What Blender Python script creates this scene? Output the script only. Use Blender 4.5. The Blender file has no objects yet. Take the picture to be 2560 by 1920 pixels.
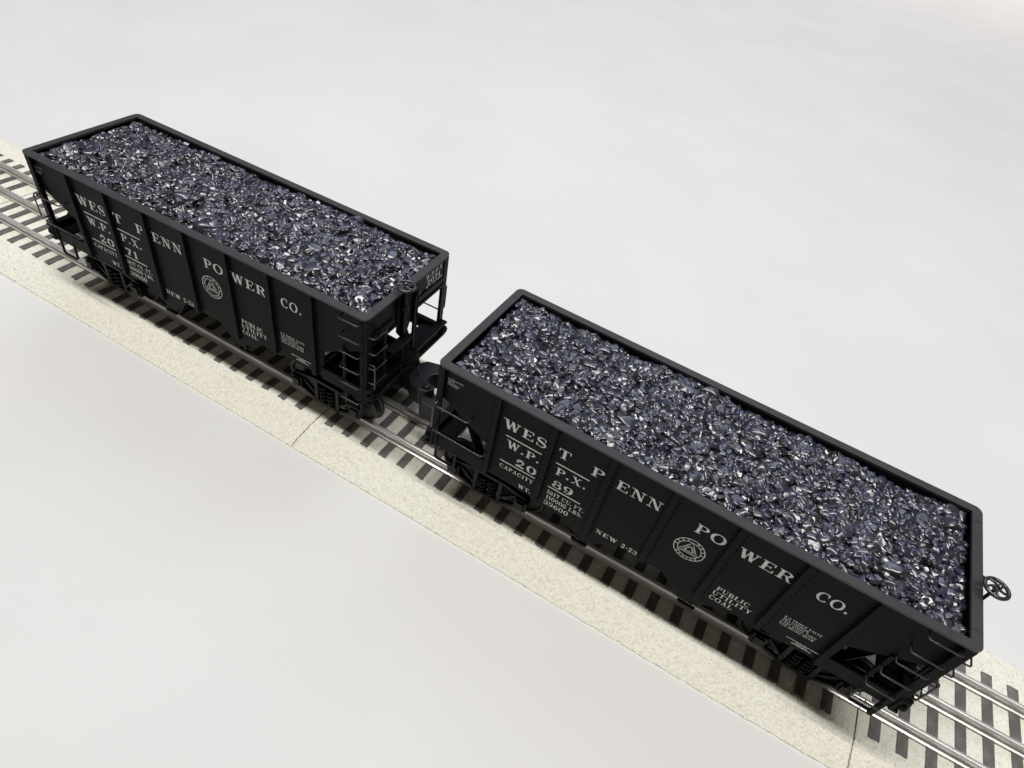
import bpy, bmesh, math, random
import numpy as np
from mathutils import Vector, Matrix

S = 0.01                      # one unit = 100 mm; everything below is written in millimetres
ZT = 9.0                      # height of the rail tops above the table
C = bpy.context.scene.collection
sc = bpy.context.scene

# ------------------------------------------------------------------ camera
cam_d = bpy.data.cameras.new('camera'); cam = bpy.data.objects.new('camera', cam_d); C.objects.link(cam)
R_ = [[0.863, 0.4786, 0.1615], [0.4398, -0.5547, -0.7063], [-0.2485, 0.6806, -0.6892]]
r_, d_, f_ = [Vector(v).normalized() for v in R_]
f_ = r_.cross(d_).normalized(); d_ = f_.cross(r_)
M = Matrix((( r_[0], -d_[0], -f_[0]), (r_[1], -d_[1], -f_[1]), (r_[2], -d_[2], -f_[2]))).to_4x4()
M.translation = Vector((47.656, -178.095, 227.948 + ZT)) * S
cam.matrix_world = M
cam_d.sensor_width = 36; cam_d.lens = 1594.69 / 2560 * 36
cam_d.clip_start = 0.05; cam_d.clip_end = 500
sc.camera = cam

# ------------------------------------------------------------------ light
w = bpy.data.worlds.new('World'); sc.world = w; w.use_nodes = True
bg = w.node_tree.nodes['Background']; bg.inputs[0].default_value = (1.0, 0.90, 0.76, 1); bg.inputs[1].default_value = 0.09

def area(name, loc, target, sx, sy, power, col, spread=180):
    l = bpy.data.lights.new(name, 'AREA'); l.shape = 'RECTANGLE'; l.size = sx * S; l.size_y = sy * S
    l.energy = power; l.color = col; l.spread = math.radians(spread)
    o = bpy.data.objects.new(name, l); C.objects.link(o)
    o.location = Vector(loc) * S
    o.rotation_euler = (Vector(target) * S - o.location).to_track_quat('-Z', 'Y').to_euler()
    return o
# a long ceiling tube right over the track and a large pale light far behind
area('ceiling_tube', (-60, -125, 1800), (-60, -20, 0), 1900, 70, 3130, (1.0, 0.985, 0.95))
area('window_light', (-380, 1250, 1500), (-50, 0, 0), 1700, 900, 900, (0.68, 0.74, 1.0))
area('rear_table_fill', (300, 2700, 2000), (300, 2700, 0), 3400, 1200, 2650, (1.0, 0.965, 0.915), 110)  # added fill lamp, out of view, brightens the far table

sc.view_settings.view_transform = 'Standard'; sc.view_settings.look = 'None'
sc.view_settings.exposure = 0; sc.view_settings.gamma = 1
sc.render.engine = 'CYCLES'

# ------------------------------------------------------------------ materials
def mat(name, col, rough=0.5, metal=0.0, spec=0.5, ior=None, coat=0.0):
    m = bpy.data.materials.new(name); m.use_nodes = True
    b = m.node_tree.nodes['Principled BSDF']
    b.inputs['Base Color'].default_value = (*col, 1); b.inputs['Roughness'].default_value = rough
    b.inputs['Metallic'].default_value = metal; b.inputs['Specular IOR Level'].default_value = spec
    if ior: b.inputs['IOR'].default_value = ior
    if coat: b.inputs['Coat Weight'].default_value = coat
    return m
def noise_col(m, c1, c2, scale, detail=4, lo=0.35, hi=0.65, rough=None):
    nt = m.node_tree; b = nt.nodes['Principled BSDF']
    tc = nt.nodes.new('ShaderNodeTexCoord'); n = nt.nodes.new('ShaderNodeTexNoise')
    n.inputs['Scale'].default_value = scale; n.inputs['Detail'].default_value = detail
    r = nt.nodes.new('ShaderNodeValToRGB'); r.color_ramp.elements[0].position = lo; r.color_ramp.elements[1].position = hi
    r.color_ramp.elements[0].color = (*c1, 1); r.color_ramp.elements[1].color = (*c2, 1)
    nt.links.new(tc.outputs['Object'], n.inputs['Vector']); nt.links.new(n.outputs['Fac'], r.inputs['Fac'])
    nt.links.new(r.outputs['Color'], b.inputs['Base Color'])
    if rough:
        mr = nt.nodes.new('ShaderNodeMapRange'); mr.inputs['To Min'].default_value = rough[0]; mr.inputs['To Max'].default_value = rough[1]
        nt.links.new(n.outputs['Fac'], mr.inputs['Value']); nt.links.new(mr.outputs['Result'], b.inputs['Roughness'])
    return tc, n, r
def bump(m, scale, dist, strength=1.0, kind='noise', detail=3, stretch=None):
    nt = m.node_tree; b = nt.nodes['Principled BSDF']
    tc = nt.nodes.new('ShaderNodeTexCoord')
    if kind == 'noise':
        n = nt.nodes.new('ShaderNodeTexNoise'); n.inputs['Detail'].default_value = detail; out = n.outputs['Fac']
    else:
        n = nt.nodes.new('ShaderNodeTexVoronoi'); n.feature = 'SMOOTH_F1'; out = n.outputs['Distance']
    n.inputs['Scale'].default_value = scale
    if stretch:
        mp = nt.nodes.new('ShaderNodeMapping'); mp.inputs['Scale'].default_value = stretch
        nt.links.new(tc.outputs['Object'], mp.inputs['Vector']); nt.links.new(mp.outputs['Vector'], n.inputs['Vector'])
    else: nt.links.new(tc.outputs['Object'], n.inputs['Vector'])
    bp = nt.nodes.new('ShaderNodeBump'); bp.inputs['Distance'].default_value = dist * S; bp.inputs['Strength'].default_value = strength
    nt.links.new(out, bp.inputs['Height'])
    old = b.inputs['Normal'].links
    if old: nt.links.new(old[0].from_socket, bp.inputs['Normal'])
    nt.links.new(bp.outputs['Normal'], b.inputs['Normal'])

PAPER = mat('white_paper', (0.8, 0.8, 0.795), 0.85, spec=0.2)
noise_col(PAPER, (0.780, 0.777, 0.768), (0.815, 0.810, 0.798), 0.8, 6)
bump(PAPER, 45, 0.14, 0.6); bump(PAPER, 3.0, 0.8, 0.25)
BLACK = mat('black_painted_body', (0.007, 0.007, 0.008), 0.5, spec=0.08)
noise_col(BLACK, (0.0055, 0.006, 0.0065), (0.0085, 0.009, 0.010), 3, 5, rough=(0.42, 0.60)); bump(BLACK, 260, 0.02, 0.5)
RIM = mat('black_painted_rim', (0.045, 0.045, 0.048), 0.55, spec=0.45)
noise_col(RIM, (0.036, 0.036, 0.038), (0.047, 0.046, 0.049), 6, 6, rough=(0.48, 0.62)); bump(RIM, 300, 0.02, 0.5)
GEAR = mat('glossy_black_running_gear', (0.004, 0.004, 0.0045), 0.45, spec=0.18); bump(GEAR, 120, 0.05, 0.5)
WIRE = mat('polished_black_wire', (0.05, 0.05, 0.053), 0.24, metal=0.5, spec=0.8)
COUP = mat('blackened_metal_coupler', (0.012, 0.012, 0.014), 0.42, metal=0.1, spec=0.35)
WHEELB = mat('dark_metal_handwheel', (0.10, 0.105, 0.11), 0.25, metal=0.85)
TREAD = mat('dark_steel_wheel', (0.03, 0.029, 0.028), 0.4, metal=0.6)
LETTER = mat('white_lettering', (0.62, 0.62, 0.61), 0.6, spec=0.3); noise_col(LETTER, (0.74, 0.74, 0.73), (0.86, 0.86, 0.85), 40)
RAIL = mat('nickel_rail', (0.80, 0.79, 0.78), 0.36, metal=0.65)
noise_col(RAIL, (0.76, 0.75, 0.74), (0.88, 0.87, 0.86), 5, 5, rough=(0.30, 0.46)); bump(RAIL, 20, 0.03, 0.2, stretch=(0.15, 4, 4))
TIE = mat('grey_brown_tie', (0.10, 0.088, 0.088), 0.55)
noise_col(TIE, (0.12, 0.105, 0.100), (0.21, 0.19, 0.19), 14, 5); bump(TIE, 40, 0.10, 0.5, stretch=(6, 0.5, 1))
BALL = mat('cream_ballast', (0.66, 0.64, 0.56), 0.8, spec=0.3)
noise_col(BALL, (0.79, 0.75, 0.615), (0.93, 0.905, 0.80), 110, 3, 0.28, 0.45)
bump(BALL, 130, 0.5, 0.8, 'voronoi'); bump(BALL, 260, 0.2, 0.7)
# crevice shade between the moulded stones, painted into the base colour
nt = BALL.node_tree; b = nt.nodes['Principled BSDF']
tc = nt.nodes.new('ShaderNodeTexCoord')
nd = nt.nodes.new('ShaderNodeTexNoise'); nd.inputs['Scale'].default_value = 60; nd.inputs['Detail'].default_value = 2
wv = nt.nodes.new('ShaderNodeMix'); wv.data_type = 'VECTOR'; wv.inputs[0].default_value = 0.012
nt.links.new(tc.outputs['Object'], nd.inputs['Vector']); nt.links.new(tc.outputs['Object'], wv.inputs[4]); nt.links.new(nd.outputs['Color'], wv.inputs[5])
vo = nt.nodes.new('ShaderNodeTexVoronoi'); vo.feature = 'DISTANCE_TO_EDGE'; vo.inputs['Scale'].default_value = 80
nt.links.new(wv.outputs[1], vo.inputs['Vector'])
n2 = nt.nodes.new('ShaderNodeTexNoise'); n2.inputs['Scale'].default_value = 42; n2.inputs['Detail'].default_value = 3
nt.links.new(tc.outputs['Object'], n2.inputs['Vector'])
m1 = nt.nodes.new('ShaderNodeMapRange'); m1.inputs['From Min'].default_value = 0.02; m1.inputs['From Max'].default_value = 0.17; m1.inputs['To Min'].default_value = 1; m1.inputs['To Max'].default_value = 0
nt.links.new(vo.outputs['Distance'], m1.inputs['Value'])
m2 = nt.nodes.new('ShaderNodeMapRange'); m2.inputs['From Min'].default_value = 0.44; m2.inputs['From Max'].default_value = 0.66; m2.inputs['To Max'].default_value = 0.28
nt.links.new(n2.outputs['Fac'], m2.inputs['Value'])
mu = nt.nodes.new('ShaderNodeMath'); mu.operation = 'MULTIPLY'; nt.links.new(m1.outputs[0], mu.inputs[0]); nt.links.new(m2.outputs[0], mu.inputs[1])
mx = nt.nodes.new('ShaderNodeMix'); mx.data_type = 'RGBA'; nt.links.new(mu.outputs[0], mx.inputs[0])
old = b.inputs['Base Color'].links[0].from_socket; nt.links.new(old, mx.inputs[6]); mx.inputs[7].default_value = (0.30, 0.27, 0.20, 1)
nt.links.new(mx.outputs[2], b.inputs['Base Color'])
GAP = mat('dark_joint', (0.02, 0.017, 0.014), 0.9)
COAL = mat('glossy_coal', (0.03, 0.03, 0.05), 0.22, spec=0.5, ior=2.1)
bump(COAL, 32, 0.45, 0.35)
nt = COAL.node_tree; b = nt.nodes['Principled BSDF']
tc, n, r = noise_col(COAL, (0.005, 0.006, 0.009), (0.027, 0.029, 0.062), 20, 3, rough=(0.24, 0.38))  # bluish sheen of the lumps is put into the base colour
COALBED = mat('coal_dust', (0.006, 0.006, 0.009), 0.5)

# ------------------------------------------------------------------ mesh helpers (mm)
class MB:
    def __init__(s): s.v = []; s.f = []; s.sm = []
    def add(s, vs, fs, smooth=False):
        o = len(s.v); s.v += [tuple(v) for v in vs]; s.f += [tuple(i + o for i in f) for f in fs]; s.sm += [smooth] * len(fs); return s
    def box(s, x0, x1, y0, y1, z0, z1):
        x0, x1 = sorted((x0, x1)); y0, y1 = sorted((y0, y1)); z0, z1 = sorted((z0, z1))
        v = [(x, y, z) for z in (z0, z1) for y in (y0, y1) for x in (x0, x1)]
        return s.add(v, [(0, 2, 3, 1), (4, 5, 7, 6), (0, 1, 5, 4), (2, 6, 7, 3), (0, 4, 6, 2), (1, 3, 7, 5)])
    def prism_y(s, prof, y0, y1):          # profile in x,z (any simple polygon) pushed from y0 to y1
        n = len(prof); y0, y1 = sorted((y0, y1))
        a = sum(prof[i][0] * prof[(i + 1) % n][1] - prof[(i + 1) % n][0] * prof[i][1] for i in range(n))
        if a < 0: prof = prof[::-1]
        v = [(x, y0, z) for x, z in prof] + [(x, y1, z) for x, z in prof]
        return s.add(v, [tuple(range(n)), tuple(range(2 * n - 1, n - 1, -1))] + [(i, i + n, (i + 1) % n + n, (i + 1) % n) for i in range(n)])
    def prism_x(s, prof, x0, x1):          # profile in y,z
        n = len(prof); x0, x1 = sorted((x0, x1))
        a = sum(prof[i][0] * prof[(i + 1) % n][1] - prof[(i + 1) % n][0] * prof[i][1] for i in range(n))
        if a < 0: prof = prof[::-1]
        v = [(x0, y, z) for y, z in prof] + [(x1, y, z) for y, z in prof]
        return s.add(v, [tuple(range(n - 1, -1, -1)), tuple(range(n, 2 * n))] + [(i, (i + 1) % n, (i + 1) % n + n, i + n) for i in range(n)])
    def prism_z(s, prof, z0, z1):
        n = len(prof)
        a = sum(prof[i][0] * prof[(i + 1) % n][1] - prof[(i + 1) % n][0] * prof[i][1] for i in range(n))
        if a < 0: prof = prof[::-1]
        v = [(x, y, z0) for x, y in prof] + [(x, y, z1) for x, y in prof]
        return s.add(v, [tuple(range(n - 1, -1, -1)), tuple(range(n, 2 * n))] + [(i, (i + 1) % n, (i + 1) % n + n, i + n) for i in range(n)])
    def bar(s, p, q, w, h):                # square bar from p to q
        p, q = Vector(p), Vector(q); d = (q - p).normalized()
        u = d.cross(Vector((0, 0, 1)));
        if u.length < 1e-4: u = Vector((1, 0, 0))
        u.normalize(); t = u.cross(d)
        v = [b + u * (i * w / 2) + t * (j * h / 2) for b in (p, q) for i, j in ((-1, -1), (1, -1), (1, 1), (-1, 1))]
        return s.add(v, [(0, 1, 2, 3), (7, 6, 5, 4), (0, 4, 5, 1), (1, 5, 6, 2), (2, 6, 7, 3), (3, 7, 4, 0)])
    def tube(s, pts, r, seg=8, closed=False):
        pts = [Vector(p) for p in pts]; n = len(pts); rings = []
        prev = None
        for i, p in enumerate(pts):
            if closed: d = (pts[(i + 1) % n] - pts[i - 1])
            else: d = (pts[min(i + 1, n - 1)] - pts[max(i - 1, 0)])
            d.normalize()
            if prev is None:
                u = d.cross(Vector((0, 0, 1)))
                if u.length < 1e-3: u = d.cross(Vector((0, 1, 0)))
            else: u = prev - d * prev.dot(d)
            u.normalize(); prev = u; t = d.cross(u)
            rings.append([p + (u * math.cos(a) + t * math.sin(a)) * r for a in [2 * math.pi * k / seg for k in range(seg)]])
        v = [q for ring in rings for q in ring]; f = []
        for i in range(n if closed else n - 1):
            j = (i + 1) % n
            for k in range(seg): f.append((i * seg + k, i * seg + (k + 1) % seg, j * seg + (k + 1) % seg, j * seg + k))
        s.add(v, f, True)
        if not closed: s.add(rings[0], [tuple(range(seg - 1, -1, -1))]); s.add(rings[-1], [tuple(range(seg))])
        return s
    def lathe(s, c, axis, prof, seg=24):   # prof = (distance along axis, radius)
        c = Vector(c); ax = Vector(axis).normalized(); u = ax.cross(Vector((0, 0, 1)))
        if u.length < 1e-3: u = Vector((1, 0, 0))
        u.normalize(); t = ax.cross(u); v = []; f = []
        for a, r in prof:
            v += [c + ax * a + (u * math.cos(q) + t * math.sin(q)) * max(r, 1e-3) for q in [2 * math.pi * k / seg for k in range(seg)]]
        for i in range(len(prof) - 1):
            for k in range(seg): f.append((i * seg + k, i * seg + (k + 1) % seg, (i + 1) * seg + (k + 1) % seg, (i + 1) * seg + k))
        s.add(v, f, False)
        s.add(v[:seg], [tuple(range(seg - 1, -1, -1))]); s.add(v[-seg:], [tuple(range(seg))])
        return s
    def dome(s, c, n, r, seg=6):
        n = Vector(n); u = n.orthogonal().normalized(); t = n.cross(u); c = Vector(c)
        a = [c + (u * math.cos(q) + t * math.sin(q)) * r for q in [2 * math.pi * k / seg for k in range(seg)]]
        b_ = [c + (u * math.cos(q) + t * math.sin(q)) * r * .6 + n * r * .55 for q in [2 * math.pi * k / seg for k in range(seg)]]
        return s.add(a + b_ + [c + n * r * .7], [(k, (k + 1) % seg, seg + (k + 1) % seg, seg + k) for k in range(seg)] + [(seg + k, seg + (k + 1) % seg, 2 * seg) for k in range(seg)], True)
    def mirror180(s, o=0):                 # turn half a turn about the vertical axis
        s.v = [(-x, -y, z) for x, y, z in s.v]; return s
    def shift(s, dx=0, dy=0, dz=0): s.v = [(x + dx, y + dy, z + dz) for x, y, z in s.v]; return s
    def obj(s, name, m, parent=None, bevel=0, link=True, label=None):
        me = bpy.data.meshes.new(name); me.from_pydata([(x * S, y * S, z * S) for x, y, z in s.v], [], s.f)
        me.polygons.foreach_set('use_smooth', s.sm); me.materials.append(m)
        if bevel:
            bm = bmesh.new(); bm.from_mesh(me); bmesh.ops.remove_doubles(bm, verts=bm.verts, dist=1e-6)
            ed = [e for e in bm.edges if len(e.link_faces) == 2 and e.calc_face_angle(0) > 0.5]
            bmesh.ops.bevel(bm, geom=ed, offset=bevel * S, segments=2, affect='EDGES', profile=0.5, clamp_overlap=True)
            bm.to_mesh(me); bm.free()
        me.validate(); me.update()
        o = bpy.data.objects.new(name, me); C.objects.link(o)
        if parent: o.parent = parent
        if label: o['label'] = label
        return o

def thing(name, label, cat, loc, rz=0, group=None):
    o = bpy.data.objects.new(name, None); C.objects.link(o); o.empty_display_size = 0.1
    o.location = Vector(loc) * S; o.rotation_euler = (0, 0, rz); o['label'] = label; o['category'] = cat
    if group: o['group'] = group
    return o
def child(o, parent): o.parent = parent; return o
def dup(src, parent):
    c = src.copy(); C.objects.link(c); c.parent = parent; return c

# ------------------------------------------------------------------ table
mb = MB(); G = 90000 / 10
mb.add([(-G, -G, 0), (G, -G, 0), (G, G, 0), (-G, G, 0)], [(0, 1, 2, 3)])
o = mb.obj('table_surface', PAPER); o['kind'] = 'structure'; o['label'] = 'plain white sheet the model track lies on'

# ------------------------------------------------------------------ track
PITCH, GAP_, TX0, SEC = 10.252, 12.932, -94.264, 254.0
SEAM1 = TX0 - GAP_ / 2 + 1.9
def rail_mesh(y, x0, x1):
    h = 1.25
    pr = [(y - 1.9, -4.3), (y - 1.9, -3.95), (y - 0.5, -3.5), (y - 0.5, -1.75)]
    pr += [(y - h * math.cos(t), -1.25 + h * math.sin(t)) for t in [math.radians(-20 + 220 * k / 18) for k in range(19)]]
    pr += [(y + 0.5, -1.75), (y + 0.5, -3.5), (y + 1.9, -3.95), (y + 1.9, -4.3)]
    return MB().prism_x(pr, x0, x1)
def ballast_mesh():
    from mathutils import noise
    mb = MB(); xs = np.arange(0.25, SEC - 0.2, 0.42); xs = np.append(xs, SEC - 0.25)
    prof = [(-44.5, -9.0), (-44.5, -8.3)]
    for k in range(1, 43): prof.append((-44.5 + 17.3 * k / 42, -8.3 + 3.2 * min(1, 1.06 * math.sin(k / 42 * 1.35))))
    prof += [(-24, -5.1), (-19.5, -5.1), (-14, -5.1), (-8, -5.1), (-2.5, -5.1)]
    prof += [(-y if -y < 27 else 27 + (-y - 27) * .86, z) for y, z in prof[::-1]]
    n = len(prof)
    for i, x in enumerate(xs):
        for j, (y, z) in enumerate(prof):
            d = 0
            if 1 < j < n - 2 and abs(y) > 27.0:
                dd = noise.voronoi(Vector((x, y, 0.37 * math.sin(x * .21 + y * .5))) / 1.65)[0]
                d = 0.62 * (min(0.42, dd[1] - dd[0]) - 0.24) / 0.24 * .5 + 0.22 * noise.noise(Vector((x, y, 3)) * 0.9)
            ed = 0
            if j in (0, 1, n - 1, n - 2): ed = 0.25 * noise.noise(Vector((x * .35, y, 1)))
            mb.v.append((x, y + ed, z + d))
    for i in range(len(xs) - 1):
        for j in range(n - 1):
            a = i * n + j; mb.f.append((a, a + n, a + n + 1, a + 1)); mb.sm.append(True)
        mb.f.append((i * n, i * n + n - 1, (i + 1) * n + n - 1, (i + 1) * n)); mb.sm.append(False)
    mb.f.append(tuple(range(n))); mb.sm.append(False)
    mb.f.append(tuple((len(xs) - 1) * n + j for j in range(n - 1, -1, -1))); mb.sm.append(False)
    return mb
def track_section(x0, label):
    t = thing('track_section', label, 'model track', (x0, 0, ZT), 0, 'track sections laid end to end')
    return t
t0 = track_section(SEAM1, 'middle length of three rail toy track with cream ballast, both its joints visible')
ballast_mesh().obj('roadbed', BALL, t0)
for y in (-16.9, 0, 16.9): rail_mesh(y, 0.2, SEC - 0.2).obj('rail', RAIL, t0)
off = TX0 - SEAM1
random.seed(4)
tie_meshes = []
for v in range(3):
    m_ = MB(); e = lambda: random.uniform(-.12, .12)
    m_.prism_z([(0 + e(), -27.1 + e()), (4.0 + e(), -27.1 + e()), (4.0, -9), (4.0 + e(), 0), (4.0, 9), (4.0 + e(), 27.1 + e()), (0 + e(), 27.1 + e()), (e(), 9), (e(), -9)], -5.9, -4.55)
    tie_meshes.append(m_)
tie0 = [m_.obj('tie', TIE, t0, bevel=0.12) for m_ in tie_meshes]
for i in range(24):
    k = i % 3
    o = tie0[k] if i < 3 else dup(tie0[k], t0)
    o.location = ((off + i * PITCH + random.uniform(-.15, .15)) * S, 0, random.uniform(-.05, .05) * S)
# dark joint line between sections: the end web of each roadbed
MB().box(-0.25, 0.24, -26.5, 26.5, -8.8, -5.3).obj('joint_web', GAP, t0)
kids = list(t0.children)
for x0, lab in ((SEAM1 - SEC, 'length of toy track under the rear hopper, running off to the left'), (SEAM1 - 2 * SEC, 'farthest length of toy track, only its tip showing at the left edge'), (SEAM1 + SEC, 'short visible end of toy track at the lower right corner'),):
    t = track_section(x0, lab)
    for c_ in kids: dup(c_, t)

# ------------------------------------------------------------------ lettering: a drawn serif alphabet
T_, H_ = 0.225, 0.065
def rect(x0, y0, x1, y1): return [[(x0, y0), (x1, y0), (x1, y1), (x0, y1)]]
def diag(xa, ya, xb, yb, w): return [[(xa - w / 2, ya), (xa + w / 2, ya), (xb + w / 2, yb), (xb - w / 2, yb)]]
def serif(x, y, w=0.34): return rect(x - w / 2, y, x + w / 2, y + H_)
def stroke(pts, wf):
    out = []; n = len(pts); L = []; 
    for i, p in enumerate(pts):
        a = pts[max(i - 1, 0)]; b = pts[min(i + 1, n - 1)]
        dx, dy = b[0] - a[0], b[1] - a[1]; l = math.hypot(dx, dy) or 1; dx /= l; dy /= l
        w_ = wf(i / (n - 1), dx, dy) / 2
        L.append(((p[0] - dy * w_, p[1] + dx * w_), (p[0] + dy * w_, p[1] - dx * w_)))
    for i in range(n - 1): out.append([L[i][1], L[i + 1][1], L[i + 1][0], L[i][0]])
    return out
vert = lambda t, dx, dy: H_ + (T_ - H_) * abs(dy) ** 1.6
def arc(cx, cy, rx, ry, a0, a1, n=18): return [(cx + rx * math.cos(math.radians(a0 + (a1 - a0) * i / n)), cy + ry * math.sin(math.radians(a0 + (a1 - a0) * i / n))) for i in range(n + 1)]
def stem(x, y0=0, y1=1, bot=True, top=True, sw=0.44):
    o = rect(x - T_ / 2, y0, x + T_ / 2, y1)
    if bot: o += serif(x, y0, sw)
    if top: o += serif(x, y1 - H_, sw)
    return o
def thin(x, y0=0, y1=1): return rect(x - H_ / 2, y0, x + H_ / 2, y1)
def bowl(x, cy, rx, ry): return stroke(arc(x, cy, rx, ry, -90, 90), vert)
def G_(ch):
    if ch == 'W': return diag(.25, 1, .52, 0, T_) + diag(.52, 0, .74, 1, H_ * 1.2) + diag(.74, 1, 1.0, 0, T_) + diag(1.0, 0, 1.22, 1, H_ * 1.2) + serif(.22, 1 - H_, .46) + serif(1.22, 1 - H_, .34), 1.42
    if ch == 'E': return stem(.26) + rect(.26, 0, .9, H_) + rect(.26, 1 - H_, .86, 1) + rect(.26, .48, .66, .48 + H_) + rect(.84, 0, .92, .3) + rect(.8, .72, .88, 1) + rect(.62, .38, .68, .64), .98
    if ch == 'F': return stem(.26) + rect(.26, 1 - H_, .86, 1) + rect(.26, .48, .66, .48 + H_) + rect(.8, .72, .88, 1) + rect(.62, .38, .68, .64), .94
    if ch == 'L': return stem(.26) + rect(.26, 0, .88, H_) + rect(.82, 0, .9, .32), .96
    if ch == 'T': return stem(.52, top=False) + rect(.06, 1 - H_, .98, 1) + rect(.06, .7, .14, 1) + rect(.9, .7, .98, 1), 1.04
    if ch == 'I': return stem(.28), .56
    if ch == 'P': return stem(.26) + bowl(.5, .73, .33, .235) + rect(.26, 1 - H_, .52, 1) + rect(.26, .465, .52, .465 + H_), .96
    if ch == 'R': return stem(.26) + bowl(.5, .745, .33, .225) + rect(.26, 1 - H_, .52, 1) + rect(.26, .49, .52, .49 + H_) + diag(.62, .5, .86, .03, T_ * .9) + serif(.94, 0, .22), 1.08
    if ch == 'B': return stem(.26) + bowl(.5, .755, .29, .215) + bowl(.52, .27, .34, .24) + rect(.26, 1 - H_, .52, 1) + rect(.26, .5, .54, .5 + H_) + rect(.26, 0, .54, H_), 1.0
    if ch == 'D': return stem(.26) + bowl(.5, .5, .42, .468) + rect(.26, 1 - H_, .52, 1) + rect(.26, 0, .52, H_), 1.1
    if ch == 'N': return thin(.26) + diag(.3, 1, .92, 0, T_ * 1.05) + thin(.92) + serif(.22, 1 - H_, .4) + serif(.26, 0, .36) + serif(.92, 1 - H_, .36), 1.16
    if ch == 'M': return thin(.24) + diag(.3, 1, .66, 0, T_ * .95) + diag(.66, 0, 1.0, 1, H_ * 1.2) + stem(1.06) + serif(.24, 1 - H_, .36) + serif(.24, 0, .36), 1.36
    if ch == 'A': return diag(.2, 0, .54, 1, H_ * 1.2) + diag(.84, 0, .54, 1, T_) + rect(.3, .3, .76, .3 + H_) + serif(.2, 0, .34) + serif(.86, 0, .4), 1.1
    if ch == 'V': return diag(.24, 1, .54, 0, T_) + diag(.54, 0, .84, 1, H_ * 1.2) + serif(.22, 1 - H_, .42) + serif(.84, 1 - H_, .32), 1.06
    if ch == 'X': return diag(.24, 1, .86, 0, T_ * 1.05) + diag(.24, 0, .82, 1, H_ * 1.2) + serif(.24, 1 - H_, .42) + serif(.84, 1 - H_, .32) + serif(.22, 0, .32) + serif(.86, 0, .42), 1.1
    if ch == 'Y': return diag(.24, 1, .54, .46, T_) + diag(.54, .46, .84, 1, H_ * 1.2) + stem(.54, 0, .5, top=False) + serif(.22, 1 - H_, .42) + serif(.84, 1 - H_, .32), 1.06
    if ch == 'K': return stem(.26) + diag(.4, .42, .86, 1, H_ * 1.2) + diag(.56, .56, .88, 0, T_) + serif(.86, 1 - H_, .32) + serif(.9, 0, .38), 1.12
    if ch == 'U': return rect(.14, .3, .14 + T_, 1) + serif(.26, 1 - H_, .44) + thin(.88, .3, 1) + serif(.88, 1 - H_, .34) + stroke(arc(.565, .34, .315, .31, 180, 360), lambda t, dx, dy: H_ + (T_ - H_) * (1 - t) ** 1.3 * .9), 1.06
    if ch == 'S': return stroke(arc(.44, .755, .29, .215, 25, 265, 16) + arc(.44, .265, .32, .235, 80, -155, 16), lambda t, dx, dy: H_ + (T_ - H_) * max(0, math.sin(math.pi * min(1, max(0, (t - .12) / .76)))) ** 1.4) + rect(.68, .68, .75, .98) + rect(.1, .02, .17, .34), .88
    if ch == 'C': return stroke(arc(.58, .5, .43, .468, 48, 318, 26), vert) + rect(.84, .64, .92, .98), 1.02
    if ch == 'G': return stroke(arc(.58, .5, .43, .468, 48, 318, 26), vert) + rect(.84, .64, .92, .98) + rect(.78, .08, .96, .42), 1.06
    if ch == 'O': return stroke(arc(.6, .5, .44, .468, 0, 360, 32), vert), 1.2
    if ch == 'H': return stem(.26) + stem(.9) + rect(.26, .48, .9, .48 + H_), 1.16
    if ch == '0': return stroke(arc(.46, .5, .32, .468, 0, 360, 28), vert), .92
    if ch == '1': return stem(.34, top=False) + diag(.14, .76, .3, .98, .1), .6
    if ch == '7': return rect(.1, .8, .82, 1) + stroke([(.78, .86), (.6, .6), (.48, .35), (.44, .05)], lambda t, dx, dy: .09 + .17 * t), .9
    if ch == '2': return stroke(arc(.44, .7, .29, .265, 165, -28, 16) + [(.45, .33), (.2, .1)], lambda t, dx, dy: H_ + (T_ - H_) * math.sin(math.pi * min(1, t * 1.25)) ** 1.2 if t < .8 else H_ * 1.3) + rect(.12, 0, .82, .19) + [[(.14, .58), (.34, .58), (.34, .78), (.14, .78)]], .9
    if ch == '3': return stroke(arc(.42, .745, .28, .222, 160, -85, 16), vert) + stroke(arc(.42, .265, .32, .235, 88, -160, 16), vert) + rect(.1, .66, .28, .82) + rect(.08, .16, .26, .34), .88
    if ch == '4': return stem(.62, top=False) + rect(.08, .24, .86, .31) + diag(.12, .28, .62, 1, .08), .94
    if ch == '5': return rect(.2, .84, .74, 1) + thin(.2, .5, 1) + stroke(arc(.42, .3, .33, .27, 120, -165, 20), vert), .88
    if ch == '6': return stroke(arc(.46, .3, .31, .268, 0, 360, 24), vert) + stroke(arc(.58, .42, .44, .54, 90, 190, 12), vert) + rect(.62, .74, .78, .9), .92
    if ch == '9': return stroke(arc(.44, .7, .31, .268, 0, 360, 24), vert) + stroke(arc(.32, .58, .44, .54, -90, 10, 12), vert) + rect(.12, .1, .28, .26), .92
    if ch == '8': return stroke(arc(.46, .74, .27, .225, 0, 360, 22), lambda t, dx, dy: H_ + (T_ * .75 - H_) * abs(dy) ** 1.6) + stroke(arc(.46, .27, .33, .24, 0, 360, 22), vert), .92
    if ch == '.': return [[(.15 + .12 * math.cos(a), .12 + .12 * math.sin(a)) for a in [k * math.pi / 5 for k in range(10)]]], .34
    if ch == ':': return [[(.15 + .1 * math.cos(a), .12 + .1 * math.sin(a)) for a in [k * math.pi / 5 for k in range(10)]], [(.15 + .1 * math.cos(a), .62 + .1 * math.sin(a)) for a in [k * math.pi / 5 for k in range(10)]]], .34
    if ch == '-': return rect(.06, .4, .42, .52), .48
    return [], .45
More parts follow.
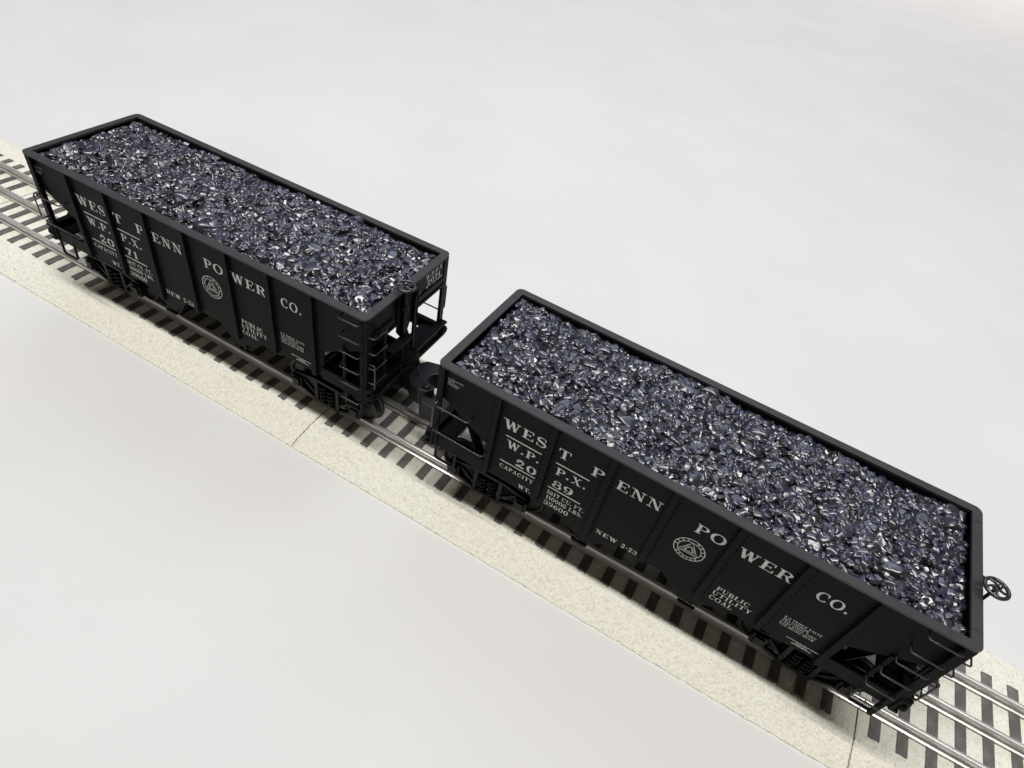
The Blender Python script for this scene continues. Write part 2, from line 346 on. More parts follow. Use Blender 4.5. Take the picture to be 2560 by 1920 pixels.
def layout(txt, width, height, track=0.12):
    """polygons of a line of text, in a box of the given width and height, plus a layer number"""
    x = 0; out = []
    for ch in txt:
        g, adv = G_(ch)
        for k, p in enumerate(g): out.append(([(x + a, b) for a, b in p], k))
        x += adv + track
    x -= track; kx = width / x
    return [([(a * kx, b * height) for a, b in p], k) for p, k in out]
def put(mb, polys, fn):
    for p, k in polys:
        n = len(p); a = sum(p[i][0] * p[(i + 1) % n][1] - p[(i + 1) % n][0] * p[i][1] for i in range(n))
        if a < 0: p = p[::-1]
        mb.add([fn(x, y, k * 0.004) for x, y in p], [tuple(range(n))])

# ------------------------------------------------------------------ hopper car
HL, HW, HT = 94.4, 30.6, 70.0            # half length, half width, height of the top rim
YR = -HW + 1.2                            # outer face of the side posts
YS = YR + 1.6                             # outer face of the side sheet
PROF = [(-93.6, 69.2), (-93.6, 53.0), (-91.5, 51.3), (-70.3, 39.3), (-70.3, 24.2), (-48, 24.2), (-44.5, 22.6), (-38, 23.8), (-34, 22.6), (-22.2, 15.6),
        (-19.5, 15.6), (-17, 17.6), (-14, 20.8), (-9.5, 24.4)]
PROF = PROF + [(-x, z) for x, z in PROF[::-1]]
POSTS = [-68.2, -45.1, -22.0, 0.7, 23.9, 46.2, 68.2]
SHARED = {}

def shared(key, make, parent, place=None):
    """first use builds the object, later uses copy it"""
    if key in SHARED: o = dup(SHARED[key], parent)
    else: o = make(parent); SHARED[key] = o
    if place: o.location = Vector(place[:3]) * S; o.rotation_euler = (0, 0, place[3] if len(place) > 3 else 0)
    return o

def rounded_rect(hx, hy, r, n=6):
    out = []
    for cx, cy, a0 in ((hx - r, hy - r, 0), (-hx + r, hy - r, 90), (-hx + r, -hy + r, 180), (hx - r, -hy + r, 270)):
        out += [(cx + r * math.cos(math.radians(a0 + 90 * k / n)), cy + r * math.sin(math.radians(a0 + 90 * k / n))) for k in range(n + 1)]
    return out

def body_mesh():
    mb = MB()
    for sg in (1, -1):
        a, b_ = sg * YS, sg * (YS + 0.9)
        mb.prism_y([(sg * x, z) for x, z in PROF], a, b_)
        # end sheet with its pressed stiffener
        mb.box(sg * 93.5, sg * 92.7, -27.7, 27.7, 54.2, 69.2)
        mb.prism_x([(sg * y, z) for y, z in ((6, 57.0), (25, 57.0), (26, 58.2), (25, 59.4), (6, 59.4), (5, 58.2))], sg * 93.5, sg * 94.3)
        mb.prism_x([(sg * -y, z) for y, z in ((12, 57.0), (25, 57.0), (26, 58.2), (25, 59.4), (12, 59.4), (11, 58.2))], sg * 93.5, sg * 94.3)
        mb.box(sg * 93.5, sg * 94.0, -27.7, 27.7, 53.6, 54.8)
    return mb
def slope_mesh():
    mb = MB()
    mb.prism_y([(92.6, 53.9), (36, 21.8), (36, 20.8), (93.2, 53.1)], -26.8, 26.8)
    mb.prism_y([(60, 34.4), (60, 26), (58.6, 26), (58.6, 33.7)], -24, 24)
    return mb
def hopper_mesh():
    mb = MB()
    mb.prism_y([(9.6, 25.2), (14, 20.9), (17, 17.7), (19.5, 14.0), (22.4, 14.0), (34, 22.4), (40, 25.2)], -26.8, -7)
    mb.prism_y([(9.6, 25.2), (14, 20.9), (17, 17.7), (19.5, 14.0), (22.4, 14.0), (34, 22.4), (40, 25.2)], 7, 26.8)
    mb.box(8, 42, -27.2, 27.2, 25.3, 27)
    return mb
def door_mesh():
    mb = MB()
    mb.prism_y([(18.4, 13.2), (23, 13.2), (23.6, 13.8), (13.2, 23.2), (12.6, 22.6)], -26.2, 26.2)
    mb.prism_y([(20.5, 11.6), (25.5, 11.6), (26.5, 13.1), (19.5, 13.1)], -27.6, -26.3)
    mb.prism_y([(20.5, 11.6), (25.5, 11.6), (26.5, 13.1), (19.5, 13.1)], 26.3, 27.6)
    mb.tube([(24, -28, 15.6), (24, 28, 15.6)], 0.8)
    return mb
def post_mesh(z0):
    mb = MB()
    zt = 69.0
    mb.box(-1.1, 1.1, YR, YS - 0.002, z0, zt)
    z = z0 + 2.6
    while z < zt - 1:
        for x in (-1.95, 1.95): mb.dome((x, YS, z), (0, -1, 0), 0.38, 8)
        z += 2.9
    return mb
def truck(parent, x, yaw, yoff):
    """one four-wheel truck; kept square to the rails"""
    def make(p):
        t = MB().box(-5, 5, -19, 19, 6, 12).box(-6.5, 6.5, -6, 6, 12, 15.2).obj('truck', GEAR, p)
        mb = MB()
        for s in (1, -1):
            mb.box(s * 13.6, s * 19.4, -23.6, -19.6, 5.6, 12.0)                 # journal box
            mb.box(s * 14.6, s * 18.4, -24.5, -23.6, 6.6, 11.2)                 # its lid
            mb.bar((s * 18.5, -21.6, 12.6), (s * 6, -21.6, 15.2), 1.8, 1.6)
            mb.bar((s * 15, -21.6, 5.2), (s * 5.5, -21.6, 1.9), 1.8, 1.6)
            mb.bar((s * 14, -21.6, 11.6), (s * 5.6, -21.6, 4.2), 1.4, 1.3)
            mb.box(s * 5.0, s * 7.0, -22.6, -20.6, 1.6, 15.4)
        mb.box(-7, 7, -22.8, -20.4, 14.4, 16.2); mb.box(-7, 7, -22.8, -20.2, 1.1, 2.9)
        sf = mb.obj('side_frame', GEAR, None, bevel=0.25); sf.parent = t
        sf2 = dup(sf, t); sf2.rotation_euler = (0, 0, math.pi)
        sp = MB()
        for k in (-2.3, 2.3):
            sp.tube([(k + 1.5 * math.cos(a), -21.6 + 1.5 * math.sin(a), 3.2 + 10.5 * a / (9 * math.pi)) for a in [i * math.pi / 6 for i in range(55)]], 0.62, 6)
        s1 = sp.obj('spring', GEAR, t); s2 = dup(s1, t); s2.rotation_euler = (0, 0, math.pi)
        wheel = None
        for sx in (-16.5, 16.5):
            MB().tube([(sx, -20, 8.7), (sx, 20, 8.7)], 1.2, 10).obj('axle', TREAD, t)
            for sy in (-1, 1):
                if wheel is None:
                    wheel = MB().lathe((0, 0, 0), (0, 1, 0), [(-1.2, 2.2), (-1.0, 2.4), (-0.6, 7.0), (-1.6, 7.6), (-1.6, 8.6), (1.6, 8.75), (2.2, 9.7), (2.9, 9.8), (2.9, 7.6), (1.2, 6.8), (1.2, 2.2)], 32).obj('wheel', TREAD, t)
                    w_ = wheel
                else: w_ = dup(wheel, t)
                w_.location = (sx * S, sy * 16.6 * S, 8.72 * S); w_.rotation_euler = (0, 0, 0 if sy < 0 else math.pi)
        return t
    if 'truck' in SHARED:
        src = SHARED['truck']; t = dup(src, parent)
        for c_ in list(src.children): dup(c_, t)
    else: t = make(parent); SHARED['truck'] = t
    t.location = (x * S, yoff * S, 0); t.rotation_euler = (0, 0, yaw)
    return t

def grab(pts, r=0.42):
    return MB().tube(pts, r * .85, 8)

def lettering(root, dx, num):
    """everything printed on the near side; dx moves it along the car. Coordinates as seen from outside."""
    def cv(x, z, d=1.6): return x + (x + 10.9) * d / 149.0, z - d * (228 - z) / 149.0
    def side(x, z, k): return (x, YS - 0.02 - k, z)
    def line(mb, txt, x0, x1, z0, z1, track=0.12):
        (a, za), (b_, zb) = cv(x0, z0), cv(x1, z1)
        put(mb, layout(txt, b_ - a, zb - za, track), lambda x, y, k: side(a + dx + x, za + y, k))
    def done(mb, label, name='lettering'): return mb.obj(name, LETTER, root, label=label)
    for seg, x0, x1 in (('WES', -64.8, -46.4), ('T', -42.0, -36.6), ('P', -28.4, -23.5), ('ENN', -18.7, -1.5), ('PO', 10.7, 21.6), ('WER', 25.6, 44.4)):
        mb = MB(); line(mb, seg, x0, x1, 55.3, 59.9); done(mb, 'large white serif letters ' + seg + ' of the road name')
    mb = MB(); line(mb, 'CO.', 52.0, 62.7, 55.1, 59.7); done(mb, 'large white serif letters CO. at the end of the road name')
    mb = MB(); line(mb, 'W.P.', -61.7, -47.4, 46.0, 49.9, 0.16); done(mb, 'white reporting marks W.P.')
    mb = MB(); line(mb, 'P.X.', -40.5, -27.9, 46.0, 49.9, 0.16); done(mb, 'white reporting marks P.X.')
    mb = MB(); line(mb, num[:2], -56.6, -47.2, 38.8, 42.6); done(mb, 'white car number digits ' + num[:2])
    mb = MB(); line(mb, num[2:], -40.3, -31.6 if num[2:] != '71' else -32.6, 38.8, 42.6); done(mb, 'white car number digits ' + num[2:])
    for a, b_, z in ((-62.5, -47.4, 51.7), (-41.3, -27.8, 51.7), (-62.7, -47.3, 37.4), (-41.4, -27.8, 37.4)):
        (x0, z0), (x1, _) = cv(a, z), cv(b_, z)
        MB().add([side(x0 + dx, z0 - .28, 0), side(x1 + dx, z0 - .28, 0), side(x1 + dx, z0 + .28, 0), side(x0 + dx, z0 + .28, 0)], [(0, 1, 2, 3)]).obj('rule_line', LETTER, root)
    mb = MB(); line(mb, 'CAPACITY', -62.4, -47.4, 33.4, 35.5); done(mb, 'small white word CAPACITY')
    mb = MB(); line(mb, 'WT.', -52.9, -47.2, 27.4, 29.5); done(mb, 'small white abbreviation WT.')
    mb = MB(); line(mb, '1817 CU. FT.', -41.2, -25.5, 33.5, 35.6); line(mb, '110000 LBS.', -41.0, -25.4, 30.4, 32.5); line(mb, '39600', -41.2, -30.6, 26.9, 29.3)
    done(mb, 'white capacity and weight figures 1817 CU. FT., 110000 LBS., 39600')
    mb = MB(); line(mb, 'NEW', -18.7, -9.7, 27.2, 29.5); line(mb, '2-23', -8.0, -1.5, 27.2, 29.4); done(mb, 'white date NEW 2-23')
    mb = MB(); line(mb, 'PUBLIC', 27.6, 39.6, 33.4, 35.6); line(mb, 'UTILITY', 27.2, 41.6, 30.3, 32.5); line(mb, 'COAL', 27.2, 35.9, 27.1, 29.4)
    done(mb, 'white words PUBLIC UTILITY COAL')
    mb = MB()
    for i, (t_, x1) in enumerate((('K-2 TRIPLE VALVE', 62.8), ('ARA COUPLER', 59.0), ('CAST STEEL YOKE', 62.2), ('NO2 BRAKE BEAM', 62.0))):
        line(mb, t_, 50.0, x1, 38.9 - i * 1.45, 40.0 - i * 1.45)
    done(mb, 'four small white lines about valve, coupler, yoke and brake beam')
    mb = MB()
    for i, (a, b_) in enumerate(((55.0, 66.4), (58.6, 62.6), (57.5, 64.2))):
        x = a
        while x < b_:
            l = random.uniform(.5, 1.4); (p, z0), (q, _) = cv(x, 29.9 - i * .85), cv(min(x + l, b_), 29.9 - i)
            mb.add([side(p + dx, z0, 0), side(q + dx, z0, 0), side(q + dx, z0 + .38, 0), side(p + dx, z0 + .38, 0)], [(0, 1, 2, 3)]); x += l + .22
    done(mb, 'three tiny white lines of print near the last post')
    mb = MB()
    for i, (t_, x1) in enumerate((('UNITED STATES', -83.2), ('SAFETY', -86.8), ('APPLIANCES', -84.4), ('STANDARD', -85.2))):
        line(mb, t_, -89.8, x1, 63.9 - i * .95, 64.6 - i * .95)
    done(mb, 'four tiny white lines of print below the rim')
    # round emblem
    cx, cz = cv(12.9, 45.4); cx += dx; R1, R2 = 5.7, 4.25; mb = MB()
    def ring(ra, rb, k=0):
        n = 48
        for i in range(n):
            a, b_ = 2 * math.pi * i / n, 2 * math.pi * (i + 1) / n
            mb.add([side(cx + r * math.cos(t), cz + r * math.sin(t), k) for r, t in ((ra, a), (rb, a), (rb, b_), (ra, b_))][::-1], [(0, 1, 2, 3)])
    ring(R1 - .28, R1); ring(R2 - .22, R2)
    def onring(txt, a0, a1, flip):
        for i, ch in enumerate(txt):
            a = math.radians(a0 + (a1 - a0) * (i + .5) / len(txt)); g, adv = G_(ch)
            rm = (R1 + R2) / 2 - .14; hh = .98; ww = .95
            ux, uz = (math.sin(a), -math.cos(a)) if not flip else (-math.sin(a), math.cos(a))
            vx, vz = (math.cos(a), math.sin(a)) if not flip else (-math.cos(a), -math.sin(a))
            put(mb, [([((p[0] / adv - .5) * ww, (p[1] - .5) * hh) for p in poly], k) for poly, k in [(q, j) for j, q in enumerate(g)]],
                lambda x, y, k: side(cx + rm * math.cos(a) + ux * x + vx * y, cz + rm * math.sin(a) + uz * x + vz * y, k))
    onring('WEST PENN', 190, -10, False); onring('SYSTEM', 215, 325, True)
    tri = [(cx + (R2 - .12) * math.cos(math.radians(t)), cz + (R2 - .12) * math.sin(math.radians(t))) for t in (90, 210, 330)]
    for sc_, th in ((1.0, .2), (.45, .2)):
        q = [(cx + (x - cx) * sc_, cz + (z - cz) * sc_) for x, z in tri]
        for i in range(3):
            a, b_ = Vector(q[i]), Vector(q[(i + 1) % 3]); d = (b_ - a).normalized(); nn = Vector((-d.y, d.x)) * th / 2
            mb.add([side(*(a - nn), .006 * (i + 1)), side(*(b_ - nn), .006 * (i + 1)), side(*(b_ + nn), .006 * (i + 1)), side(*(a + nn), .006 * (i + 1))], [(0, 1, 2, 3)])
    for txt, i0, i1, wd in (('RAILWAYS', 1, 2, 5.2), ('LIGHT', 1, 0, 3.2), ('POWER', 0, 2, 3.2)):
        a, b_ = Vector(tri[i0]), Vector(tri[i1]); d = (b_ - a).normalized(); nn = Vector((-d.y, d.x)); mid = (a + b_) / 2
        inn = Vector((cx, cz)) - mid
        if nn.dot(inn) < 0: base = mid - nn * 1.0
        else: base = mid + nn * .2
        put(mb, layout(txt, wd, .8, .1), lambda x, y, k: side(base.x + d.x * (x - wd / 2) + nn.x * y, base.y + d.y * (x - wd / 2) + nn.y * y, k))
    mb.obj('round_emblem', LETTER, root, label='round white emblem with a triangle inside a lettered ring')
    # end panel beside the brake wheel
    mb = MB()
    for txt, y0, y1, z0, h in (('W.P.P.X', 12.0, 25.2, 64.9, 2.2), (num, 13.0, 23.8, 61.5, 2.4), ('WT.39600', 12.4, 25.6, 58.6 + 1.3, 1.2)):
        put(mb, layout(txt, y1 - y0, h), lambda x, y, k: (93.5 + .02 + k, y0 + x, z0 + y))
    mb.obj('lettering', LETTER, root, label='white reporting marks and number ' + num + ' on the end panel')

def hopper(num, label, x, y, yaw, dx):
    root = thing('hopper_car', label, 'hopper car', (x, y, ZT), math.radians(yaw), 'black coal hopper cars on the toy track')
    sh = lambda key, make, place=None: shared(key, make, root, place)
    sh('body', lambda p: body_mesh().obj('body', BLACK, p))
    def rim(p):
        out = rounded_rect(HL, HW, 2.6); n = len(out); ix, iy = HL - 3.4, HW - 3.4
        inn = [(max(-ix, min(ix, a * 5)), max(-iy, min(iy, b_ * 5))) for a, b_ in out]
        # inner corner is square: collapse arc points on the corner
        mb = MB(); z0, z1 = 69.1, HT
        v = [(a, b_, z1) for a, b_ in out] + [(a, b_, z1) for a, b_ in inn] + [(a, b_, z0) for a, b_ in out] + [(a, b_, z0 - .1) for a, b_ in inn]
        f = []
        for i in range(n):
            j = (i + 1) % n
            f += [(i, j, j + n, i + n), (i + 2 * n, j + 2 * n, j, i), (i + n, j + n, j + 3 * n, i + 3 * n), (j + 2 * n, i + 2 * n, i + 3 * n, j + 3 * n)]
        mb.add(v, f)
        for sx in (1, -1):
            for sy in (1, -1):
                for ddx, ddy in ((1.8, 1.8), (6.5, 1.8), (1.8, 6.5), (9.5, 1.9)):
                    mb.dome((sx * (HL - ddx), sy * (HW - ddy), HT), (0, 0, 1), 0.28)
                mb.box(sx * (HL - 3.55), sx * (HL - .05), sy * (HW - 7.6), sy * (HW - 7.4), HT - .02, HT + .14)
                mb.box(sx * (HL - 9.2), sx * (HL - 9.0), sy * (HW - 3.55), sy * (HW - .05), HT - .02, HT + .14)
        return mb.obj('top_rim', RIM, p)
    sh('rim', rim)
    for sg in (1, -1):
        a = 0 if sg > 0 else math.pi
        sh('slope', lambda p: slope_mesh().obj('slope_sheet', BLACK, p), (0, 0, 0, a))
        sh('hopper', lambda p: hopper_mesh().obj('hopper_chute', BLACK, p), (0, 0, 0, a))
        sh('door', lambda p: door_mesh().obj('hopper_door', GEAR, p), (0, 0, 0, a))
    for sg in (1, -1):
        for i, px in enumerate(POSTS):
            k = 'post_low' if i in (2, 4) else 'post_long' if i in (0, 6) else 'post'
            z0 = {'post_low': 20.5, 'post_long': 24.0, 'post': 24.6}[k]
            if i == 3: z0 = 25.0
            sh(k, lambda p: post_mesh(z0).obj('side_post', BLACK, p), ((px + dx * .7) if sg > 0 else -px, 0, 0, 0 if sg > 0 else math.pi))
    sh('sill', lambda p: MB().box(-92, 92, -3.4, 3.4, 16, 23.8).box(-50, 50, -10, 10, 11.5, 23.7).box(-96.5, 96.5, -2.6, 2.6, 16.8, 22).obj('centre_sill', GEAR, p))  # wide middle box added to hide lit ballast and keep the underside black
    for sg in (1, -1):
        a = 0 if sg > 0 else math.pi
        # end platform: side sills, floor plate with diagonal braces, end sill
        def plat(p):
            mb = MB()
            for s in (1, -1):
                mb.box(69.6, 93.0, s * (HW - 1.6), s * (HW - 3.4), 24.0, 24.9); mb.box(69.6, 93.0, s * (HW - 1.6), s * (HW - 2.3), 24.9, 30.4); mb.box(69.6, 93.0, s * (HW - 2.3), s * (HW - 4.2), 29.6, 30.4)
                mb.bar((71.5, s * 25.8, 27.0), (92, s * 6.5, 27.0), 3.4, 1.0)
                mb.bar((72, s * 4.0, 27.6), (92.6, s * 4.0, 27.6), 2.4, 2.4)
            mb.box(85.5, 92.9, -27.6, 27.6, 28.0, 28.9); mb.box(67.5, 71.5, -26.8, 26.8, 25.6, 28)
            return mb.obj('end_platform', BLACK, p)
        sh('platform', plat, (0, 0, 0, a))
        def esill(p):
            mb = MB()
            mb.prism_y([(93.1, 24.0), (96.0, 24.0), (96.0, 25.0), (94.4, 25.2), (94.4, 31.0), (96.4, 31.2), (96.4, 32.2), (93.1, 32.2)], -HW + .4, HW - .4)
            for s in (1, -1):
                mb.lathe((94.6, s * 28.6, 27.8), (1, 0, 0), [(0, 2.1), (1.6, 2.1), (2.4, 1.6), (2.4, .9), (1.4, .7)], 14)
            mb.box(94.4, 97.4, -5, 5, 22.5, 30.8)
            return mb.obj('end_sill', BLACK, p)
        sh('end_sill', esill, (0, 0, 0, a))
        for s in (1, -1):
            lo = 15.0 if s * sg < 0 and sg > 0 or s * sg > 0 and False else 24.2
            def cpost(p, lo=24.2):
                return MB().box(91.3, 93.9, -1.0, -0.2, lo, 68.4).box(93.1, 93.9, -0.2, 2.0, 31.9, 68.4).obj('corner_post', BLACK, p)
            if s < 0: sh('corner_post', cpost, (0, -28.7 if sg > 0 else 28.7, 0, a))
            else:
                def cpost2(p): return MB().box(91.3, 93.9, 0.2, 1.0, 24.2, 68.4).box(93.1, 93.9, -2.0, .2, 31.9, 68.4).obj('corner_post', BLACK, p)
                sh('corner_post2', cpost2, (0, 28.7 if sg > 0 else -28.7, 0, a))
        def eposts(p):
            return MB().box(94.05, 95.2, 2.2, 3.6, 32.2, 68.4).box(93.6, 94.05, 1.2, 4.6, 54, 68.4).obj('centre_post', BLACK, p)
        sh('eposts', eposts, (0, 0, 0, a)); sh('eposts', eposts, (0, -8.4 if sg > 0 else 8.4, 0, a))
        def brace(p): return MB().bar((92.6, 3, 54), (76, 3, 27.6), 1.6, 1.6).bar((92.6, -5.4, 54), (76, -5.4, 27.6), 1.6, 1.6).obj('end_brace', BLACK, p)
        sh('brace', brace, (0, 0, 0, a))
        # long-side ladder at the near right (and far left) corner
        key = 'ladder'
        if key not in SHARED:
            ld = MB().box(81.0, 82.4, YS - .9, YS, 20.2, 47.5).box(90.7, 92.3, YR - 0.5, YR + 0.5, 15.2, 68).obj('ladder', BLACK, root); SHARED[key] = ld
            first = None
            for z in (66.3, 57.2, 49.4, 40.7, 32.0, 22.9):
                if first is None: first = grab([(81.6, YS - .3, 0), (81.6, YR - 1.9, 0), (82.1, YR - 2.3, 0), (90.6, YR - 2.3, 0), (91.1, YR - 1.9, 0), (91.1, YR - .3, 0)], .38).obj('rung', WIRE, ld); q = first
                else: q = dup(first, ld)
                q.location = (0, 0, z * S)
            el = MB().box(95.4, 96.1, -20.6, -19.4, 32.2, 60).obj('end_ladder', BLACK, root); SHARED['end_ladder'] = el
            first = None
            for z in (60.5, 52.2, 44.0, 35.8):
                if first is None: first = grab([(93.9, -28.6, 0), (96.6, -28.4, 0), (97.0, -27.8, 0), (97.0, -20.4, 0), (96.6, -20, 0), (95.6, -20, 0)], .36).obj('rung', WIRE, el); q = first
                else: q = dup(first, el)
                q.location = (0, 0, z * S)
            SHARED['used'] = set()
            for o_ in (ld, el): o_.rotation_euler = (0, 0, a)
        else:
            for k2 in ('ladder', 'end_ladder'):
                src = SHARED[k2]; l2 = dup(src, root); l2.rotation_euler = (0, 0, a)
                for c_ in src.children: dup(c_, l2)
        # grab irons at the near left (and far right) corner
        for key, pts in (('g1', [(-92.9, YR + .4, 49.3), (-92.9, YR - 1.8, 49.3), (-92.2, YR - 2.3, 49.3), (-78.6, YR - 2.3, 49.3), (-77.8, YR - 1.8, 49.3), (-77.8, YS, 49.3)]),
                         ('g2', [(-92.9, YR + .4, 35.4), (-92.9, YR - 1.8, 35.4), (-92.2, YR - 2.3, 35.4), (-70.2, YR - 2.3, 35.4), (-69.4, YR - 1.8, 35.4), (-69.4, YR, 35.4)]),
                         ('g3', [(-93.9, 28.2, 46), (-96.6, 28.2, 46), (-97, 28.2, 45.2), (-97, 28.2, 33.6), (-96.6, 28.2, 33), (-93.9, 28.2, 33)]),
                         ('g4', [(92.6, 29.6, 50.5), (92.6, 32.4, 50.2), (92.6, 32.8, 49.5), (92.6, 32.8, 38.2), (92.6, 32.4, 37.6), (92.6, 29.6, 37.4)])):
            sh(key, lambda p: grab(pts, .42).obj('grab_iron', WIRE, p), (0, 0, 0, a))
        for key, xx in (('s1', -91.5), ('s2', 91.2)):
            w_ = 9.4 if xx < 0 else -8.2
            sh(key, lambda p: MB().tube([(xx, YR + .6, 25.5), (xx, YR + .3, 17.4), (xx + .12 * w_, YR + .3, 16.6), (xx + .88 * w_, YR + .3, 16.6), (xx + w_, YR + .3, 17.4), (xx + w_, YR + .6, 25.5)], .62, 8).obj('step', GEAR, p), (0, 0, 0, a))
        # coupler
        def coupler(p):
            pr = [(94, -2.6), (97.5, -3.2), (100.5, -6.3), (106, -8.0), (110, -6.6), (111.8, -3.4), (110.2, -1.4), (107.2, -1.8), (105.4, 1), (105.8, 3.8), (108.4, 6.4), (112.6, 7.8), (114.0, 9.4), (112, 11.4), (105, 12.2), (99, 10.4), (96, 6), (94, 3)]
            mb = MB().prism_z(pr, 12.6, 22.2)
            q = mb.obj('coupler', COUP, p, bevel=.5)
            k = MB().lathe((108.2, -4.4, 0), (0, 0, 1), [(11.4, 0.3), (11.8, 2.0), (22.6, 2.0), (23.4, 1.4), (23.7, .4)], 16).obj('knuckle_pin', COUP, p); k.parent = q
            return q
        if 'coupler' in SHARED:
            src = SHARED['coupler']; q = dup(src, root); [dup(c_, q) for c_ in src.children]; q.rotation_euler = (0, 0, a)
        else: SHARED['coupler'] = coupler(root); SHARED['coupler'].rotation_euler = (0, 0, a)
        sh('lever', lambda p: grab([(97.2, -28, 26.5), (98, -27, 29.5), (98, -6, 29.5), (99.5, -2, 27.5), (101, 0, 22.5)], .4).obj('uncoupling_lever', GEAR, p), (0, 0, 0, a))
    # brake gear, on the right-hand end only
    bw = (95.9, -7.0, 73.8)
    w0 = MB()
    w0.tube([(3.5 * math.cos(t), 3.5 * math.sin(t), 0) for t in [2 * math.pi * k / 32 for k in range(32)]], .62, 8, True)
    for k in range(5):
        t0_ = 2 * math.pi * k / 5 + .3
        w0.tube([(r * math.cos(t0_ + 0.9 * r / 3.9), r * math.sin(t0_ + 0.9 * r / 3.9), .6 - .14 * r) for r in (.8, 1.5, 2.2, 2.9, 3.5)], .42, 6)
    w0.lathe((0, 0, -.5), (0, 0, 1), [(0, 1.1), (1.2, 1.1), (1.6, .7), (2.3, .6), (2.5, .2)], 12)
    bwo = shared('brakewheel', lambda p: w0.obj('brake_wheel', WHEELB, p), root, bw)
    sh('staff', lambda p: MB().tube([(bw[0], bw[1], 75), (bw[0], bw[1], 26)], .55, 8).lathe((bw[0], bw[1], 62), (0, 0, 1), [(0, .6), (.1, 1.5), (1.4, 1.5), (1.5, .6)], 10).box(93.9, bw[0] + .4, bw[1] - .6, bw[1] + .6, 62.4, 63.2).obj('brake_staff', GEAR, p))
    sh('bstep', lambda p: MB().box(94.4, 98.6, -17.5, -4.0, 46.2, 47.0).bar((94.6, -15, 40), (98.2, -15, 46.2), .8, .8).bar((94.6, -6, 40), (98.2, -6, 46.2), .8, .8).obj('brake_step', BLACK, p))
    sh('cplate', lambda p: MB().prism_x([(-9.2, 69.0), (1.6, 69.0), (1.6, 52), (-1.5, 46), (-6.5, 46), (-9.2, 50)], 93.52, 94.03).obj('centre_plate', BLACK, p))
    sh('bgear', lambda p: MB().lathe((95.4, 2.0, 66), (1, 0, 0), [(0, 1.6), (1.2, 1.6), (1.7, 1.0)], 12).tube([(96.2, 2.0, 66), (96.2, 2.6, 33)], .4, 6).obj('chain_rod', GEAR, p))
    lettering(root, dx, num)
    for xx in (-68.5, 68.5):
        # the car body sits a touch askew; the trucks follow the rails
        yl = -(y + xx * math.sin(math.radians(yaw)))
        truck(root, xx, -math.radians(yaw), yl)
    return root

random.seed(11)
carA = hopper('2071', 'rear black hopper car numbered 2071, brake wheel at its gap end, farther from the camera', -259.206 + HL, 0.791, 1.254, -3.4)
carB = hopper('2089', 'front black hopper car numbered 2089, nearest the camera at the lower right', -35.868 + HL, -0.791, -1.082, 0.0)

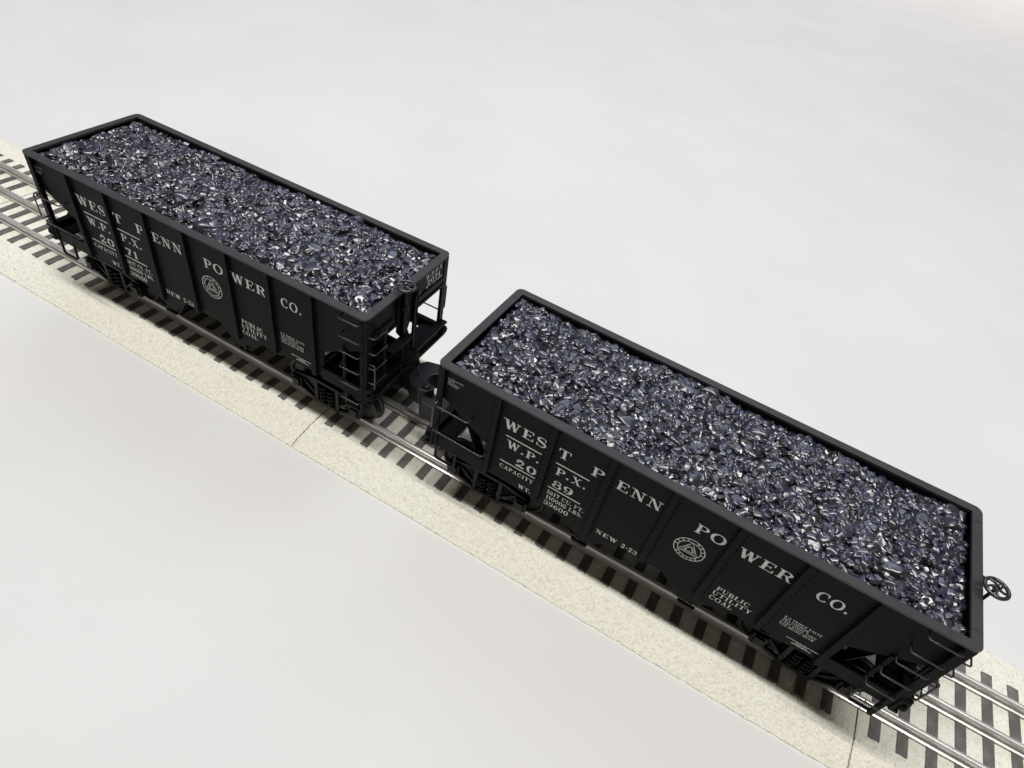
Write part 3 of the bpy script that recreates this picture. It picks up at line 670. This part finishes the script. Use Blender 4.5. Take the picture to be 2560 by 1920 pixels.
# ------------------------------------------------------------------ coal
def coal_load():
    rng = np.random.default_rng(5)
    from mathutils import noise
    hx, hy = HL - 4.2, HW - 4.2
    def hgt(x, y):
        e = min(hx - abs(x), hy - abs(y)); q = 1 - math.exp(-max(e, 0) / 7.0)
        return 67.6 + 2.8 * q + 1.9 * noise.noise(Vector((x * .055, y * .055, 2))) + 1.2 * noise.noise(Vector((x * .16, y * .16, 5)))
    # prototypes: smooth broken lumps (clipped icospheres) and small sharp chips (hulls)
    big = []
    bm = bmesh.new(); bmesh.ops.create_icosphere(bm, subdivisions=3, radius=1)
    base = np.array([v.co[:] for v in bm.verts]); bf = np.array([[v.index for v in f.verts] for f in bm.faces]); bm.free()
    for k in range(24):
        v = base.copy()
        for _ in range(15):
            n = rng.normal(size=3); n /= np.linalg.norm(n); d = rng.uniform(.45, .74)
            pr = v @ n; over = pr > d; v[over] -= np.outer(pr[over] - d, n)
        v *= rng.uniform(.85, 1.5, 3); big.append((v, bf))
    small = []
    for k in range(30):
        bm = bmesh.new()
        for _ in range(13):
            n = rng.normal(size=3); n /= np.linalg.norm(n); bm.verts.new(n * rng.uniform(.8, 1.1))
        bmesh.ops.convex_hull(bm, input=bm.verts); bmesh.ops.triangulate(bm, faces=bm.faces)
        bm.verts.index_update()
        loose = [v for v in bm.verts if not v.link_faces]; bmesh.ops.delete(bm, geom=loose, context='VERTS'); bm.verts.index_update()
        small.append((np.array([v.co[:] for v in bm.verts]) * rng.uniform(.7, 1.3, 3), np.array([[v.index for v in f.verts] for f in bm.faces]))); bm.free()
    V = []; F = []; SM = []; off = 0
    def rotm():
        q = rng.normal(size=4); q /= np.linalg.norm(q); a, b_, c_, d = q
        return np.array([[1 - 2 * (c_ * c_ + d * d), 2 * (b_ * c_ - a * d), 2 * (b_ * d + a * c_)], [2 * (b_ * c_ + a * d), 1 - 2 * (b_ * b_ + d * d), 2 * (c_ * d - a * b_)], [2 * (b_ * d - a * c_), 2 * (c_ * d + a * b_), 1 - 2 * (b_ * b_ + c_ * c_)]])
    def drop(proto, r, x, y, sm, sink):
        nonlocal off
        v, f = proto
        q = (v @ rotm().T) * r; q[:, 2] *= .66
        q += (x, y, hgt(x, y) - sink)
        lim = np.array([hx + .5, hy + .5]); q[:, 0] = np.clip(q[:, 0], -lim[0], lim[0]); q[:, 1] = np.clip(q[:, 1], -lim[1], lim[1])
        V.append(q); F.append(f + off); SM.append(np.full(len(f), sm)); off += len(q)
    for _ in range(2600):
        r = rng.uniform(1.4, 2.8) if rng.random() > .08 else rng.uniform(3.0, 4.4)
        drop(big[rng.integers(len(big))], r, rng.uniform(-hx + 1, hx - 1), rng.uniform(-hy + 1, hy - 1), True, r * .45)
    for _ in range(1800):
        r = rng.uniform(.8, 1.9)
        drop(small[rng.integers(30)], r, rng.uniform(-hx + .3, hx - .3), rng.uniform(-hy + .3, hy - .3), False, r * rng.uniform(0, .5))
    V = np.concatenate(V) * S; F = np.concatenate(F); SM = np.concatenate(SM)
    # dust bed below
    me = bpy.data.meshes.new('coal_load'); nv, nf = len(V), len(F)
    gx = np.linspace(-hx - .6, hx + .6, 90); gy = np.linspace(-hy - .6, hy + .6, 30)
    bedv = np.array([(x, y, hgt(x, y) - 1.4) for x in gx for y in gy]) * S
    bedf = np.array([t for i in range(89) for j in range(29) for t in ((i * 30 + j, i * 30 + 30 + j, i * 30 + j + 1), (i * 30 + 30 + j, i * 30 + 31 + j, i * 30 + j + 1))]) + nv
    V = np.concatenate([V, bedv]); F = np.concatenate([F, bedf]); SM = np.concatenate([SM, np.ones(len(bedf), bool)])
    me.vertices.add(len(V)); me.vertices.foreach_set('co', V.astype(np.float32).ravel())
    me.loops.add(len(F) * 3); me.loops.foreach_set('vertex_index', F.astype(np.int32).ravel())
    me.polygons.add(len(F)); me.polygons.foreach_set('loop_start', (np.arange(len(F)) * 3).astype(np.int32))
    me.polygons.foreach_set('use_smooth', SM)
    me.materials.append(COAL); me.materials.append(COALBED)
    mi = np.zeros(len(F), np.int32); mi[nf:] = 1; me.polygons.foreach_set('material_index', mi)
    me.update(calc_edges=True); me.validate()
    return me
me = coal_load()
for car, rz, lab in ((carB, 0, 'glossy bluish black coal heaped in the front hopper 2089'), (carA, math.pi, 'glossy bluish black coal heaped in the rear hopper 2071')):
    o = bpy.data.objects.new('coal_load', me); C.objects.link(o)
    o.location = car.location; o.rotation_euler = (0, 0, car.rotation_euler[2] + rz)
    o['label'] = lab; o['category'] = 'coal'; o['kind'] = 'stuff'; o['group'] = 'coal loads in the hoppers'
